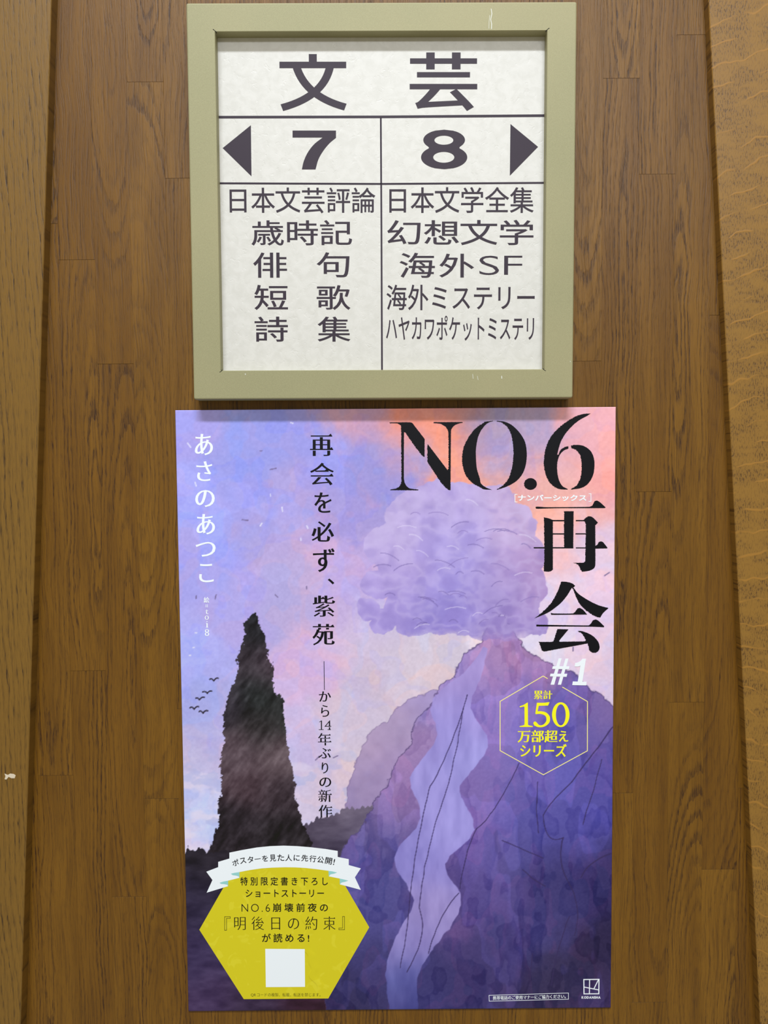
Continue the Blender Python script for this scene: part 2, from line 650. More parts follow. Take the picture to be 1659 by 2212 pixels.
M_STAVE = wood_stave()
M_LEFT = wood_left()
M_RIGHT = wood_right()
M_BACK = plain('raw_board', (84, 54, 26), 0.7)
M_GOLD = gold_paint()
M_CARD = sign_card()
M_INK = plain('dark_violet_ink', (56, 46, 58), 0.5, 0.25)
M_SLOT = plain('dark_gap', (12, 10, 8), 0.8)
M_SCR = plain('pale_scratch', (214, 216, 206), 0.5)
M_BLACK = plain('black_print', (9, 9, 17), 0.5, 0.22)
M_WHITE = plain('white_print', (240, 247, 255), 0.42, 0.35)
M_YEL = plain('lemon_print', (250, 246, 30), 0.42, 0.35)
M_PALEY = plain('pale_lemon_print', (250, 238, 150), 0.42, 0.35)
M_TEAL = plain('teal_print', (150, 210, 210), 0.42, 0.35)
M_OLIVE = plain('olive_print', (70, 66, 20), 0.42, 0.35)
M_EDGE = plain('paper_edge', (232, 226, 236), 0.6)
M_CHIP = plain('torn_paper_residue', (214, 200, 178), 0.8)

# ------------------------------------------------------------------ the wall: backing board, glued staves, two tapered uprights


def slab(poly, y0, y1, bev=0.0):
    """prism of an (x, z) outline between depths y0 (front, nearer the camera) and y1, with a chamfer round the front"""
    n = len(poly)
    c = np.mean(np.array(poly), 0)
    p = np.array(poly, float)
    inner = []
    for i in range(n):
        a, b = p[i] - p[i - 1], p[(i + 1) % n] - p[i]
        a, b = a / np.linalg.norm(a), b / np.linalg.norm(b)
        na, nb = np.array([-a[1], a[0]]), np.array([-b[1], b[0]])
        k = na + nb
        k = k / (1 + np.dot(na, nb))
        q = p[i] + k * bev
        if np.linalg.norm(q - c) > np.linalg.norm(p[i] - c):
            q = p[i] - k * bev
        inner.append(q)
    V = [(x, y1, z) for x, z in p] + [(x, y0 + bev, z) for x, z in p] + [(x, y0, z) for x, z in inner]
    F = [tuple(range(2 * n, 3 * n)), tuple(range(n))[::-1]]
    for i in range(n):
        j = (i + 1) % n
        F.append((i, j, n + j, n + i))
        F.append((n + i, n + j, 2 * n + j, 2 * n + i))
    me = mesh_from(V, F)
    import bmesh
    b = bmesh.new()
    b.from_mesh(me)
    bmesh.ops.recalc_face_normals(b, faces=b.faces)
    b.to_mesh(me)
    b.free()
    return me


Z0, Z1 = -0.62, 1.06
wall = link_mesh('wall_back', slab([(-0.72, Z0), (0.72, Z0), (0.72, Z1), (-0.72, Z1)], 0.0105, 0.030), M_BACK)
tag(wall, kind='structure', label='stained oak panel of glued staves behind the framed sign and the poster', cat='panel')
SX0, SP = -0.39035, 0.0421


def wz(u, v):
    return ray_plane(u, v, (0, 0, 0), np.array([0, 1, 0]))[2]


joints = {-1: [(120, 1675)], 0: [(164, 561), (190, 1449)], 1: [(255, 786), (280, 1937)], 2: [(310, 177), (342, 1725)], 3: [(378, 385)],
          14: [(1266, 780)], 15: [(1345, 169), (1347, 1713)], 16: [(1420, 376), (1410, 1062), (1403, 2165)], 17: [(1491, 75), (1480, 1517)], 18: [(1556, 1878)]}
mesh_cache = {}
for k in range(-3, 21):
    zs = sorted(wz(u, v) for u, v in joints.get(k, []))
    cuts = []
    lo = Z0
    allz = [Z0] + zs + [Z1]
    for a, b in zip(allz[:-1], allz[1:]):
        cuts.append(a)
        span = b - a
        n = max(1, round(span / 0.62))
        known = (k in joints)
        if known and k not in (3, 14, 18, -1):
            n = 1
        for i in range(1, n):
            cuts.append(a + span * (i + random.uniform(-0.18, 0.18)) / n)
    cuts.append(Z1)
    for a, b in zip(cuts[:-1], cuts[1:]):
        L = round(b - a - 0.0003, 4)
        if L < 0.03:
            continue
        g = 0.00004
        me = slab([(-SP / 2 + g, -L / 2), (SP / 2 - g, -L / 2), (SP / 2 - g, L / 2), (-SP / 2 + g, L / 2)], 0.0, 0.0105, 0.00004)
        o = link_mesh('stave', me, M_STAVE, wall)
        o.location = (SX0 + (k + 0.5) * SP, random.uniform(-0.00004, 0.00004), (a + b) / 2)
        st = random.random()
        cxr = random.uniform(0.30, 0.70) if st < 0.6 else random.choice([0.02, 0.98])
        slr = 0.5 + random.choice([-1, 1]) * random.uniform(0.06, 0.5) * (1 if st < 0.6 else 0.4)
        o.color = (cxr, slr, random.random(), 1)

# tapered uprights, their inner edges leaning outwards towards the floor


def upright(name, xa, za, xb, zb, xout, yfront, mat, label):
    s = (xb - xa) / (zb - za)
    e = lambda z: xa + s * (z - za)
    poly = [(xout, Z0), (e(Z0), Z0), (e(Z1), Z1), (xout, Z1)]
    o = link_mesh(name, slab(poly, -yfront, -0.0002, 0.0008), mat)
    tag(o, kind='structure', label=label, cat='trim')
    return o


tl = upright('trim_1', -0.3832, 0.8246, -0.4562, -0.3713, -0.72, 0.0155, M_LEFT, 'oak upright with long dark grain along the left edge of the panel')
tr = upright('trim_2', 0.3559, 0.8197, 0.4354, -0.3793, 0.72, 0.0125, M_RIGHT, 'oak upright with pale wavy ray flecks along the right edge of the panel')

# scrap of torn paper stuck on the left upright
PL = Plane(np.eye(4), -0.0155)
ink = Ink()
ink2 = [(10, 1671), (17, 1674), (22, 1671), (30, 1672), (34, 1675), (32, 1681), (25, 1681), (19, 1678), (14, 1684), (10, 1683), (12, 1677)]
me = slab([PL(u, v) for u, v in ink2][::-1], -0.0159, -0.01552, 0.0001)
o = link_mesh('paper_scrap', me, M_CHIP)
tag(o, label='tiny torn scrap of pale paper stuck on the left oak upright', cat='paper scrap')

# ------------------------------------------------------------------ framed directory sign
FW, FH, FX, FZ = 0.43362, 0.43645, -0.01428, 0.59285
DEPTH, REC = 0.022, 0.0125
sign = bpy.data.objects.new('directory_sign', None)
COL.objects.link(sign)
sign.empty_display_size = 0.05
sign.matrix_world = Matrix.Translation((FX, -0.0004, FZ - FH / 2)) @ Matrix.Rotation(0.01047, 4, 'X') @ Matrix.Rotation(0.00319, 4, 'Y')
bpy.context.view_layer.update()
SM = np.array(sign.matrix_world)
tag(sign, label='shop directory sign in a champagne gold metal frame, above the poster', cat='sign')
PF = Plane(SM, -DEPTH)
PP = Plane(SM, -DEPTH + REC)
inner = [PF(463.7, 69.5), PF(1183.5, 65.5), PF(1174.5, 797), PF(478, 801)]
ix0, ix1 = (inner[0][0] + inner[3][0]) / 2, (inner[1][0] + inner[2][0]) / 2
iz1, iz0 = (inner[0][1] + inner[1][1]) / 2, (inner[2][1] + inner[3][1]) / 2


def rrect(x0, x1, z0, z1, r, n=4):
    out = []
    for cx_, cz_, a0 in ((x1 - r, z1 - r, 0), (x0 + r, z1 - r, 90), (x0 + r, z0 + r, 180), (x1 - r, z0 + r, 270)):
        for i in range(n + 1):
            a = math.radians(a0 + 90 * i / n)
            out.append((cx_ + r * math.cos(a), cz_ + r * math.sin(a)))
    return out


loops = []
hw = FW / 2
R1 = 0.0016
loops.append((rrect(-hw, hw, 0, FH, 0.0022), 0.0))
loops.append((rrect(-hw, hw, 0, FH, 0.0022), -DEPTH + R1))
for a in (30, 60, 90):
    t = math.radians(a)
    d = R1 * (1 - math.cos(t))
    loops.append((rrect(-hw + d, hw - d, d, FH - d, max(0.0022 - d, 0.0006)), -DEPTH + R1 * (1 - math.sin(t))))
r2 = 0.0006
for a in (90, 45, 0):
    t = math.radians(a)
    d = -r2 * (1 - math.cos(t)) + r2
    loops.append((rrect(ix0 - r2 * math.sin(t) * 1.0, ix1 + r2 * math.sin(t), iz0 - r2 * math.sin(t), iz1 + r2 * math.sin(t), 0.0004), -DEPTH + r2 * (1 - math.sin(t))))
loops.append((rrect(ix0, ix1, iz0, iz1, 0.0004), -DEPTH + REC + 0.001))
V, Fc = [], []
n = len(loops[0][0])
for lp, y in loops:
    V += [(x, y, z) for x, z in lp]
for i in range(len(loops) - 1):
    for j in range(n):
        q = (j + 1) % n
        Fc.append((i * n + j, i * n + q, (i + 1) * n + q, (i + 1) * n + j))
Fc = [f[::-1] for f in Fc]
me = mesh_from(V, Fc)
for p in me.polygons:
    p.use_smooth = False
fr_o = link_mesh('frame', me, M_GOLD, sign)
tag(fr_o, label='champagne gold painted metal frame')
# dark open mitre notches where the folded inner lips meet
for sx_, sz_, L in ((ix0, iz1, 1), (ix1, iz1, 1), (ix0, iz0, 0.7), (ix1, iz0, 0.7)):
    dx = -1 if sx_ < 0 else 1
    dz = 1 if sz_ > FH / 2 else -1
    a = 0.0026 * L
    w = 0.0011
    p = [(sx_ - dx * w * 1.4, sz_ + dz * w * 0.2), (sx_ + dx * a, sz_ + dz * a * 0.9), (sx_ + dx * a * 0.8, sz_ + dz * a * 1.2), (sx_ - dx * w * 0.2, sz_ + dz * w * 1.2), (sx_ - dx * w * 1.2, sz_ - dz * w)]
    nme = slab(p, -DEPTH - 0.00012, -DEPTH + 0.0015, 0.00005)
    link_mesh('corner_notch', nme, M_SLOT, sign)
# scratches
for pts, wd in (([(1061, 19), (1062.5, 30), (1060, 42), (1062, 52), (1061.5, 63)], 1.6), ([(1058, 33), (1056.5, 48), (1056, 62)], 0.8),
                ([(1021, 808), (1022, 818)], 1.0), ([(1031, 812), (1033, 821)], 0.8), ([(1083.5, 812), (1084, 818)], 1.8), ([(529, 808.5), (531, 808)], 2.4), ([(1231.5, 781), (1232.5, 781)], 2.4)):
    s = Ink()
    s.line([PF(*p) for p in pts], wd * 0.00052)
    s.build('scratch', M_SCR, sign, -DEPTH - 0.00012)
# the card
g = 0.002
cme = mesh_from([(ix0 - g, 0, iz0 - g), (ix1 + g, 0, iz0 - g), (ix1 + g, 0, iz1 + g), (ix0 - g, 0, iz1 + g), (ix0 - g, 0.002, iz0 - g), (ix1 + g, 0.002, iz0 - g), (ix1 + g, 0.002, iz1 + g), (ix0 - g, 0.002, iz1 + g)],
                [(0, 1, 2, 3), (7, 6, 5, 4), (0, 4, 5, 1), (1, 5, 6, 2), (2, 6, 7, 3), (3, 7, 4, 0)])
card = link_mesh('card', cme, M_CARD, sign)
card.location.y = -DEPTH + REC
tag(card, label='cream card printed with the shelf directory')
Y = -DEPTH + REC - 0.00012

ink = Ink()
for pts, w in (([(470, 253.2), (823, 252.5), (1180, 249.8)], 5.4), ([(473, 396), (823, 397.4), (1180, 395)], 4.1), ([(822.6, 254), (824, 500), (825.2, 800)], 3.8)):
    ink = Ink()
    ink.line([PP(*p) for p in pts], w * 0.000535)
    ink.build('ruled_line', M_INK, card, -0.00012)
for t in ([(481, 320), (542, 270.5), (543.3, 381)], [(1162.3, 317.3), (1102.6, 268), (1101.3, 379.7)]):
    ink = Ink()
    ink.fill([[PP(*p) for p in t]])
    ink.build('arrow', M_INK, card, -0.00012)

ink = Ink()
HB = dict(gx=0.022, gy=0.010)
put(ink, PP, '文', (604, 117, 748.5, 240), **HB)
ink.build('heading_character', M_INK, card, -0.00012)
ink = Ink()
put(ink, PP, '芸', (885, 113.5, 1031, 240), **HB)
ink.build('heading_character', M_INK, card, -0.00012)
ink = Ink()
# 7
trace(ink, PP, [(929, 1040), (1275, 1040), (1275, 1098), (1225, 1140), (1175, 1200), (1135, 1270), (1112, 1350), (1003, 1350), (1018, 1285), (1050, 1215), (1100, 1150), (1168, 1096), (929, 1096)], 3.687, 380, 0)
ink.build('shelf_number', M_INK, card, -0.00012)
ink = Ink()
# 8
out = []
for i in range(41):
    yy = 1033 + (1348 - 1033) * i / 40
    w1 = 166 * math.sqrt(max(0, 1 - ((yy - 1115) / 82) ** 2))
    w2 = 184 * math.sqrt(max(0, 1 - ((yy - 1253) / 95) ** 2))
    w = max(w1, w2)
    if 1150 < yy < 1205:
        w = max(w, 121)
    out.append((yy, w))
lp = [(514 + w, yy) for yy, w in out] + [(514 - w, yy) for yy, w in out[::-1]]
el = lambda cx_, cy_, rx, ry, n=40: [(cx_ + rx * math.cos(2 * math.pi * i / n), cy_ + ry * math.sin(2 * math.pi * i / n)) for i in range(n)]
cv = lambda L: [PP(820 + x / 3.687, y / 3.687) for x, y in L]
ink.fill([cv(lp), cv(el(512, 1117, 75, 36)), cv(el(511, 1253, 84, 43))])
ink.build('shelf_number', M_INK, card, -0.00012)

ink = Ink()
B = dict(gx=0.008, gy=0.004)
for t, b in (('日本文芸評論', (496, 405, 811, 461)), ('歳時記', (543, 475.5, 760.5, 530.5)), ('俳', (547, 545.5, 620, 600)), ('句', (684, 545, 755, 599)),
             ('短', (549.5, 615.4, 622, 669.5)), ('歌', (684, 616, 757, 669.5)), ('詩', (550, 684, 622, 738)), ('集', (686, 684, 757, 738)),
             ('日本文学全集', (841, 404, 1153, 460)), ('幻想文学', (836.5, 475, 1152.5, 529.5)), ('海', (863, 546, 939.5, 600)), ('外', (949, 548, 1024, 599.5)),
             ('海外ミステリー', (835, 615, 1155, 670)), ('ハヤカワポケットミステリ', (834, 682, 1153.5, 736))):
    put(ink, PP, t, b, **B)
put(ink, PP, 'S', (1035.5, 552.5, 1078, 594), gx=-0.012, gy=-0.012)
put(ink, PP, 'F', (1089, 552.5, 1128, 593.5), gx=-0.012, gy=-0.012)
ink.build('listing_lettering', M_INK, card, -0.00012)

# ------------------------------------------------------------------ poster
PW, PH = 0.515, 0.7288
poster = bpy.data.objects.new('poster', None)
COL.objects.link(poster)
poster.empty_display_size = 0.05
poster.matrix_world = Matrix.Translation((0, -0.0018, -PH / 2)) @ Matrix.Rotation(0.0022, 4, 'X')
bpy.context.view_layer.update()
PM = np.array(poster.matrix_world)
tag(poster, label='large lavender and coral book poster with a yellow badge, below the gold framed sign', cat='poster')
PQ = Plane(PM, -0.0003)

# printed picture, painted as colours on a fine grid of the sheet
NX, NZ = 560, 792
gx_ = np.linspace(-PW / 2, PW / 2, NX)
gz_ = np.linspace(PH, 0, NZ)
GX, GZ = np.meshgrid(gx_, gz_)
Wp = np.stack([GX, np.full_like(GX, -0.0003), GZ, np.ones_like(GX)], -1) @ PM.T
U, Vv = proj(Wp[..., :3])


def vnoise(x, y, seed):
    r = np.random.default_rng(seed)
    T = r.random((256, 256))
    xi, yi = np.floor(x).astype(int), np.floor(y).astype(int)
    fx, fy = x - xi, y - yi
    fx, fy = fx * fx * (3 - 2 * fx), fy * fy * (3 - 2 * fy)
    g = lambda a, b: T[a % 256, b % 256]
    return (g(xi, yi) * (1 - fx) + g(xi + 1, yi) * fx) * (1 - fy) + (g(xi, yi + 1) * (1 - fx) + g(xi + 1, yi + 1) * fx) * fy


def fbm(s, seed, o=4, sx=1.0, sy=1.0, u=None, v=None):
    u = U if u is None else u
    v = Vv if v is None else v
    t = 0
    a = 0.5
    for i in range(o):
        t = t + a * vnoise(u / s / sx * 2**i + 17 * i, v / s / sy * 2**i + 31 * i, seed + i)
        a *= 0.5
    return t / (1 - 0.5**o)


def field(ctrl, sig, u, v):
    num = np.zeros(u.shape + (3,))
    den = np.zeros(u.shape)
    for (x, y, c) in ctrl:
        w = np.exp(-((u - x) ** 2 + (v - y) ** 2) / (2 * sig * sig)) + 1e-7
        num += w[..., None] * np.array(c, float)
        den += w
    return num / den[..., None]


def sdpoly(poly, u, v):
    """signed distance, inside positive"""
    p = np.array(poly, float)
    d = np.full(u.shape, 1e9)
    inside = np.zeros(u.shape, bool)
    for i in range(len(p)):
        a, b = p[i], p[(i + 1) % len(p)]
        e = b - a
        t = np.clip(((u - a[0]) * e[0] + (v - a[1]) * e[1]) / (e @ e), 0, 1)
        d = np.minimum(d, (u - a[0] - t * e[0]) ** 2 + (v - a[1] - t * e[1]) ** 2)
        c = (a[1] > v) != (b[1] > v)
        xi = (b[0] - a[0]) * (v - a[1]) / (b[1] - a[1] + 1e-12) + a[0]
        inside ^= c & (u < xi)
    d = np.sqrt(d)
    return np.where(inside, d, -d)


def sstep(x, a, b):
    t = np.clip((x - a) / (b - a), 0, 1)
    return t * t * (3 - 2 * t)


def over(img, col, a):
    col = np.asarray(col, float)
    return img * (1 - a[..., None]) + col * a[..., None]


wu, wv = fbm(70, 5) - 0.5, fbm(70, 9) - 0.5
w2u, w2v = fbm(18, 15) - 0.5, fbm(18, 19) - 0.5
sky = [(400, 900, (168, 160, 232)), (420, 1100, (165, 165, 240)), (520, 1000, (150, 156, 232)), (600, 950, (152, 154, 230)), (700, 1000, (152, 152, 230)), (560, 1100, (155, 157, 236)),
       (620, 1050, (172, 158, 216)), (590, 1150, (178, 162, 216)), (740, 1080, (166, 152, 214)), (800, 1010, (145, 148, 220)), (850, 1000, (148, 150, 222)), (820, 930, (185, 148, 190)), (780, 900, (196, 158, 190)),
       (900, 910, (232, 142, 122)), (960, 930, (236, 150, 130)), (870, 960, (226, 160, 160)), (1000, 900, (190, 138, 142)), (1040, 930, (160, 148, 190)), (1100, 920, (164, 152, 190)), (1000, 1000, (235, 160, 145)), (1070, 1050, (238, 164, 148)),
       (1080, 980, (172, 152, 196)), (1150, 950, (170, 152, 194)), (1190, 1010, (232, 168, 170)), (1260, 930, (226, 165, 178)), (1310, 920, (242, 174, 176)), (1310, 1050, (240, 164, 164)), (1200, 1080, (238, 172, 160)),
       (1260, 1100, (240, 176, 168)), (1240, 1160, (228, 184, 196)), (1310, 1180, (226, 198, 220)), (1180, 1200, (228, 190, 206)), (1300, 1300, (222, 197, 228)), (1150, 1380, (226, 216, 236)),
       (1240, 1450, (226, 204, 228)), (1320, 1450, (218, 196, 224)), (1180, 1300, (226, 204, 228)), (420, 1250, (166, 163, 236)), (400, 1400, (174, 172, 240)), (450, 1550, (168, 168, 228)),
       (500, 1300, (180, 166, 228)), (620, 1280, (176, 167, 222)), (700, 1300, (196, 172, 218)), (760, 1250, (190, 167, 218)), (760, 1400, (212, 188, 222)), (690, 1450, (206, 178, 222)),
       (650, 1600, (198, 183, 227)), (800, 1450, (204, 186, 208)), (750, 1550, (206, 192, 218)), (700, 1700, (206, 193, 222)), (780, 1650, (217, 198, 213)), (450, 1700, (190, 190, 236)),
       (480, 1780, (190, 200, 242)), (430, 1840, (218, 208, 238)), (580, 1700, (196, 191, 236)), (640, 1770, (217, 203, 232)), (420, 1640, (186, 186, 232)), (500, 1600, (188, 177, 227)), (860, 1450, (208, 196, 216)), (820, 1350, (200, 186, 216))]
img = field(sky, 34, U + 90 * wu + 25 * w2u, Vv + 90 * wv + 25 * w2v)
# overlapping washes of watercolour
for s in range(5):
    f_ = fbm(60 + 14 * s, 40 + 7 * s, 3)
    e = sstep(f_, 0.53, 0.56) - 0.6 * sstep(f_, 0.60, 0.72)
    d = [(-9, -6, 8), (12, 2, -6), (6, 8, 10), (-8, 2, 10), (12, 0, -10)][s]
    img = img + 0.6 * e[..., None] * np.array(d)
img += (fbm(5, 77, 2)[..., None] - 0.5) * 12
# pale torn cloud wisps low on the left
wisp = sstep(fbm(46, 91, 4, 1.4, 0.8), 0.55, 0.72) * sstep(Vv, 1500, 1760) * (U < 860)
img = over(img, (226, 216, 238), 0.75 * wisp)
wisp = sstep(fbm(30, 97, 4, 1.4, 0.8), 0.56, 0.66) * sstep(Vv, 1560, 1700) * (U < 830)
img = over(img, (172, 178, 226), 0.5 * wisp)

# a plain generic cloud bank stands where the cover figure was
C = [(842, 1180, 50), (885, 1120, 58), (945, 1092, 54), (1015, 1100, 60), (1075, 1082, 40), (1110, 1135, 50), (1135, 1195, 46), (1130, 1265, 54), (1120, 1320, 44), (1000, 1200, 110), (905, 1235, 90), (870, 1310, 46), (812, 1262, 32), (790, 1318, 26), (825, 1345, 30), (900, 1350, 44), (970, 1352, 48), (1050, 1340, 56), (1105, 1365, 40), (1160, 1350, 28), (965, 1290, 90), (1070, 1270, 80)]
cu_, cv_ = U + 12 * w2u + 26 * wu, Vv + 12 * w2v + 26 * wv
cv_ = np.where(cv_ > 1360, 1360 + (cv_ - 1360) * 1.9, cv_)
sd = np.full(U.shape, -1e9)
for x, y, r in C:
    sd = np.maximum(sd, r - np.hypot(cu_ - x, cv_ - y))
cl = [(850, 1150, (192, 176, 224)), (960, 1080, (184, 166, 220)), (1100, 1120, (196, 172, 216)), (1140, 1240, (176, 146, 200)), (980, 1180, (170, 156, 224)), (880, 1280, (166, 148, 216)), (960, 1290, (148, 136, 212)), (1040, 1280, (160, 144, 214)),
      (1090, 1340, (150, 128, 196)), (960, 1390, (146, 130, 208)), (1010, 1450, (160, 142, 212)), (870, 1210, (180, 160, 220))]
cloud = field(cl, 45, U + 60 * wu, Vv + 60 * wv) + (fbm(26, 55)[..., None] - 0.5) * 26
cloud_layer = sstep(sd, -1.0, 1.5) * (1 - sstep(Vv + 40 * w2v, 1355, 1405))
# generic violet mountainside below the cloud
FAR = [(742, 1790), (752, 1700), (770, 1640), (792, 1590), (812, 1566), (836, 1560), (862, 1528), (900, 1505), (940, 1490), (1000, 1500), (1000, 1900), (740, 1900)]
sf = sdpoly(FAR, U + 16 * w2u, Vv + 20 * w2v)
fc = [(780, 1600, (176, 152, 190)), (850, 1560, (168, 146, 188)), (930, 1520, (160, 142, 198)), (790, 1700, (150, 130, 178)), (860, 1660, (158, 134, 186))]
img = over(img, field(fc, 40, U, Vv) + (fbm(24, 120)[..., None] - 0.5) * 24, 0.9 * sstep(sf, -1, 1.5))
img = over(img, (104, 86, 130), 0.4 * np.exp(-((sf - 0.5) / 1.3) ** 2))
MT = [(700, 1910), (728, 1856), (762, 1805), (790, 1780), (806, 1730), (838, 1700), (852, 1650), (884, 1610), (896, 1560), (930, 1530), (948, 1480), (978, 1462), (1002, 1412), (1036, 1388), (1064, 1340), (1084, 1326), (1106, 1352), (1128, 1398), (1168, 1420), (1206, 1446), (1236, 1450), (1274, 1490), (1310, 1510), (1345, 1548), (1345, 2200), (700, 2200)]
mc = [(810, 1550, (166, 142, 184)), (850, 1620, (160, 130, 184)), (850, 1700, (146, 118, 176)), (790, 1800, (108, 94, 152)), (800, 1880, (84, 80, 148)), (790, 1980, (80, 76, 144)), (830, 2100, (58, 54, 110)), (780, 2170, (50, 44, 90)),
      (930, 1480, (158, 138, 200)), (1000, 1450, (170, 148, 214)), (1080, 1420, (178, 140, 190)), (1060, 1500, (148, 124, 196)), (1140, 1440, (164, 124, 172)), (1040, 1600, (136, 114, 186)), (1100, 1540, (136, 116, 190)), (1020, 1700, (128, 106, 176)), (1100, 1650, (122, 108, 186)),
      (1200, 1540, (92, 84, 168)), (1300, 1545, (128, 104, 166)), (1300, 1620, (92, 84, 166)), (1200, 1680, (92, 86, 168)), (1150, 1740, (98, 92, 170)), (1290, 1750, (84, 78, 162)), (1240, 1800, (84, 80, 162)), (1100, 1850, (86, 80, 150)), (1040, 1820, (112, 90, 160)),
      (980, 1960, (96, 76, 138)), (1030, 1930, (84, 72, 140)), (1300, 1880, (48, 42, 98)), (1220, 1920, (62, 56, 116)), (1150, 2000, (72, 66, 130)), (1080, 2050, (62, 56, 114)), (1310, 2050, (40, 33, 74)), (1200, 2120, (52, 44, 84)), (1000, 2120, (56, 50, 106)), (1300, 2160, (52, 42, 88)), (920, 2160, (60, 56, 118))]
su, sv = U + 14 * w2u + 8 * (fbm(6, 21, 2) - 0.5), Vv + 14 * w2v
sd = sdpoly(MT, su, sv)
mount = field(mc, 46, U + 70 * wu + 20 * w2u, Vv + 70 * wv + 20 * w2v)
for s in range(4):
    f_ = fbm(44 + 12 * s, 140 + 7 * s, 3, 0.8, 1.5)
    e = sstep(f_, 0.54, 0.565) - 0.6 * sstep(f_, 0.60, 0.72)
    mount = mount + e[..., None] * np.array([(-12, -12, -10), (9, 2, 2), (-10, -8, -6), (8, 8, 14)][s])
mount += (fbm(4, 177, 2)[..., None] - 0.5) * 10
img = over(img, mount, sstep(sd, -1, 1))
img = over(img, (60, 48, 92), 0.55 * np.exp(-((sd - 0.5) / 1.4) ** 2))
# pale stream of light down the slope
cl_ = np.array([(1052, 1400), (1030, 1450), (975, 1520), (1000, 1600), (940, 1690), (968, 1780), (905, 1860), (945, 1950), (890, 2040), (868, 2110), (872, 2200)], float)
wd_ = [6, 16, 44, 58, 52, 62, 56, 52, 42, 34, 30]
tt = np.gradient(cl_, axis=0)
tt /= np.linalg.norm(tt, axis=1)[:, None]
nn_ = np.stack([-tt[:, 1], tt[:, 0]], 1)
ST = smooth(list(map(tuple, cl_ + nn_ * np.array(wd_)[:, None])) + list(map(tuple, (cl_ - nn_ * np.array(wd_)[:, None])[::-1])), 22, 70)
sd2 = sdpoly(ST, U + 14 * wu + 5 * w2u, Vv + 10 * w2v)
sc_ = [(990, 1470, (168, 150, 216)), (1000, 1540, (160, 148, 220)), (940, 1600, (152, 142, 216)), (990, 1640, (162, 156, 228)), (920, 1720, (158, 150, 222)), (960, 1780, (164, 156, 230)), (900, 1840, (144, 136, 212)), (950, 1880, (156, 146, 222)), (930, 1960, (164, 150, 214)), (900, 2040, (148, 136, 204)), (880, 2120, (96, 98, 172)), (870, 2180, (70, 70, 140))]
stream = field(sc_, 34, U + 50 * wu, Vv + 50 * wv) + (fbm(30, 210, 3, 0.6, 1.6)[..., None] - 0.5) * 34
img = over(img, stream, 0.92 * sstep(sd2, -1, 1.5))


def stroke(img, pts, w, c, a=0.85):
    p = smooth([q for q in pts] + [q for q in pts[::-1][1:-1]], 4.0, 60)[:]
    p = np.array(pts, float)
    x0, x1, y0, y1 = p[:, 0].min() - 6, p[:, 0].max() + 6, p[:, 1].min() - 6, p[:, 1].max() + 6
    msk = (U > x0) & (U < x1) & (Vv > y0) & (Vv < y1)
    if not msk.any():
        return img
    u, v = U[msk] + 6 * wu[msk] + 2.0 * w2u[msk], Vv[msk] + 6 * wv[msk]
    d = np.full(u.shape, 1e9)
    for i in range(len(p) - 1):
        e = p[i + 1] - p[i]
        t = np.clip(((u - p[i][0]) * e[0] + (v - p[i][1]) * e[1]) / (e @ e), 0, 1)
        d = np.minimum(d, np.hypot(u - p[i][0] - t * e[0], v - p[i][1] - t * e[1]))
    al = a * (1 - sstep(d, w * 0.4, w * 0.5 + 1.0))
    img[msk] = img[msk] * (1 - al[:, None]) + np.array(c, float) * al[:, None]
    return img


def bez(a, b, c, n=14):
    return [((1 - t)**2 * a[0] + 2 * t * (1 - t) * b[0] + t * t * c[0], (1 - t)**2 * a[1] + 2 * t * (1 - t) * b[1] + t * t * c[1]) for t in np.linspace(0, 1, n)]


DK = (52, 40, 88)
for a, b, c, w in (((1010, 1500), (975, 1620), (930, 1700), 1.4), ((930, 1700), (905, 1780), (890, 1900), 1.4), ((1000, 1530), (985, 1640), (955, 1740), 1.2), ((955, 1740), (915, 1850), (905, 1960), 1.3), ((905, 1960), (925, 2020), (880, 2100), 1.4), ((890, 1900), (880, 2000), (865, 2090), 1.2),
                   ((1120, 1650), (1070, 1760), (1030, 1790), 1.2), ((1030, 1790), (1000, 1850), (992, 1920), 1.2), ((1325, 1570), (1270, 1640), (1235, 1690), 2.0), ((1235, 1690), (1190, 1730), (1175, 1760), 1.6), ((1175, 1760), (1180, 1830), (1218, 1810), 1.6), ((1218, 1810), (1205, 1860), (1225, 1900), 2.0),
                   ((1225, 1900), (1260, 1960), (1240, 2020), 1.6), ((1160, 1690), (1160, 1760), (1165, 1800), 1.6), ((1085, 1815), (1120, 1830), (1175, 1855), 1.4), ((1130, 1880), (1150, 1900), (1180, 1915), 1.6), ((1320, 1845), (1270, 1860), (1255, 1895), 2.2),
                   ((990, 1930), (940, 1990), (925, 2060), 1.4), ((1150, 2060), (1145, 2130), (1140, 2170), 1.2), ((1230, 1980), (1200, 2060), (1190, 2130), 1.2),
                   ((1300, 1640), (1280, 1720), (1260, 1780), 1.2)):
    img = stroke(img, bez(a, b, c), w, DK, 0.75)
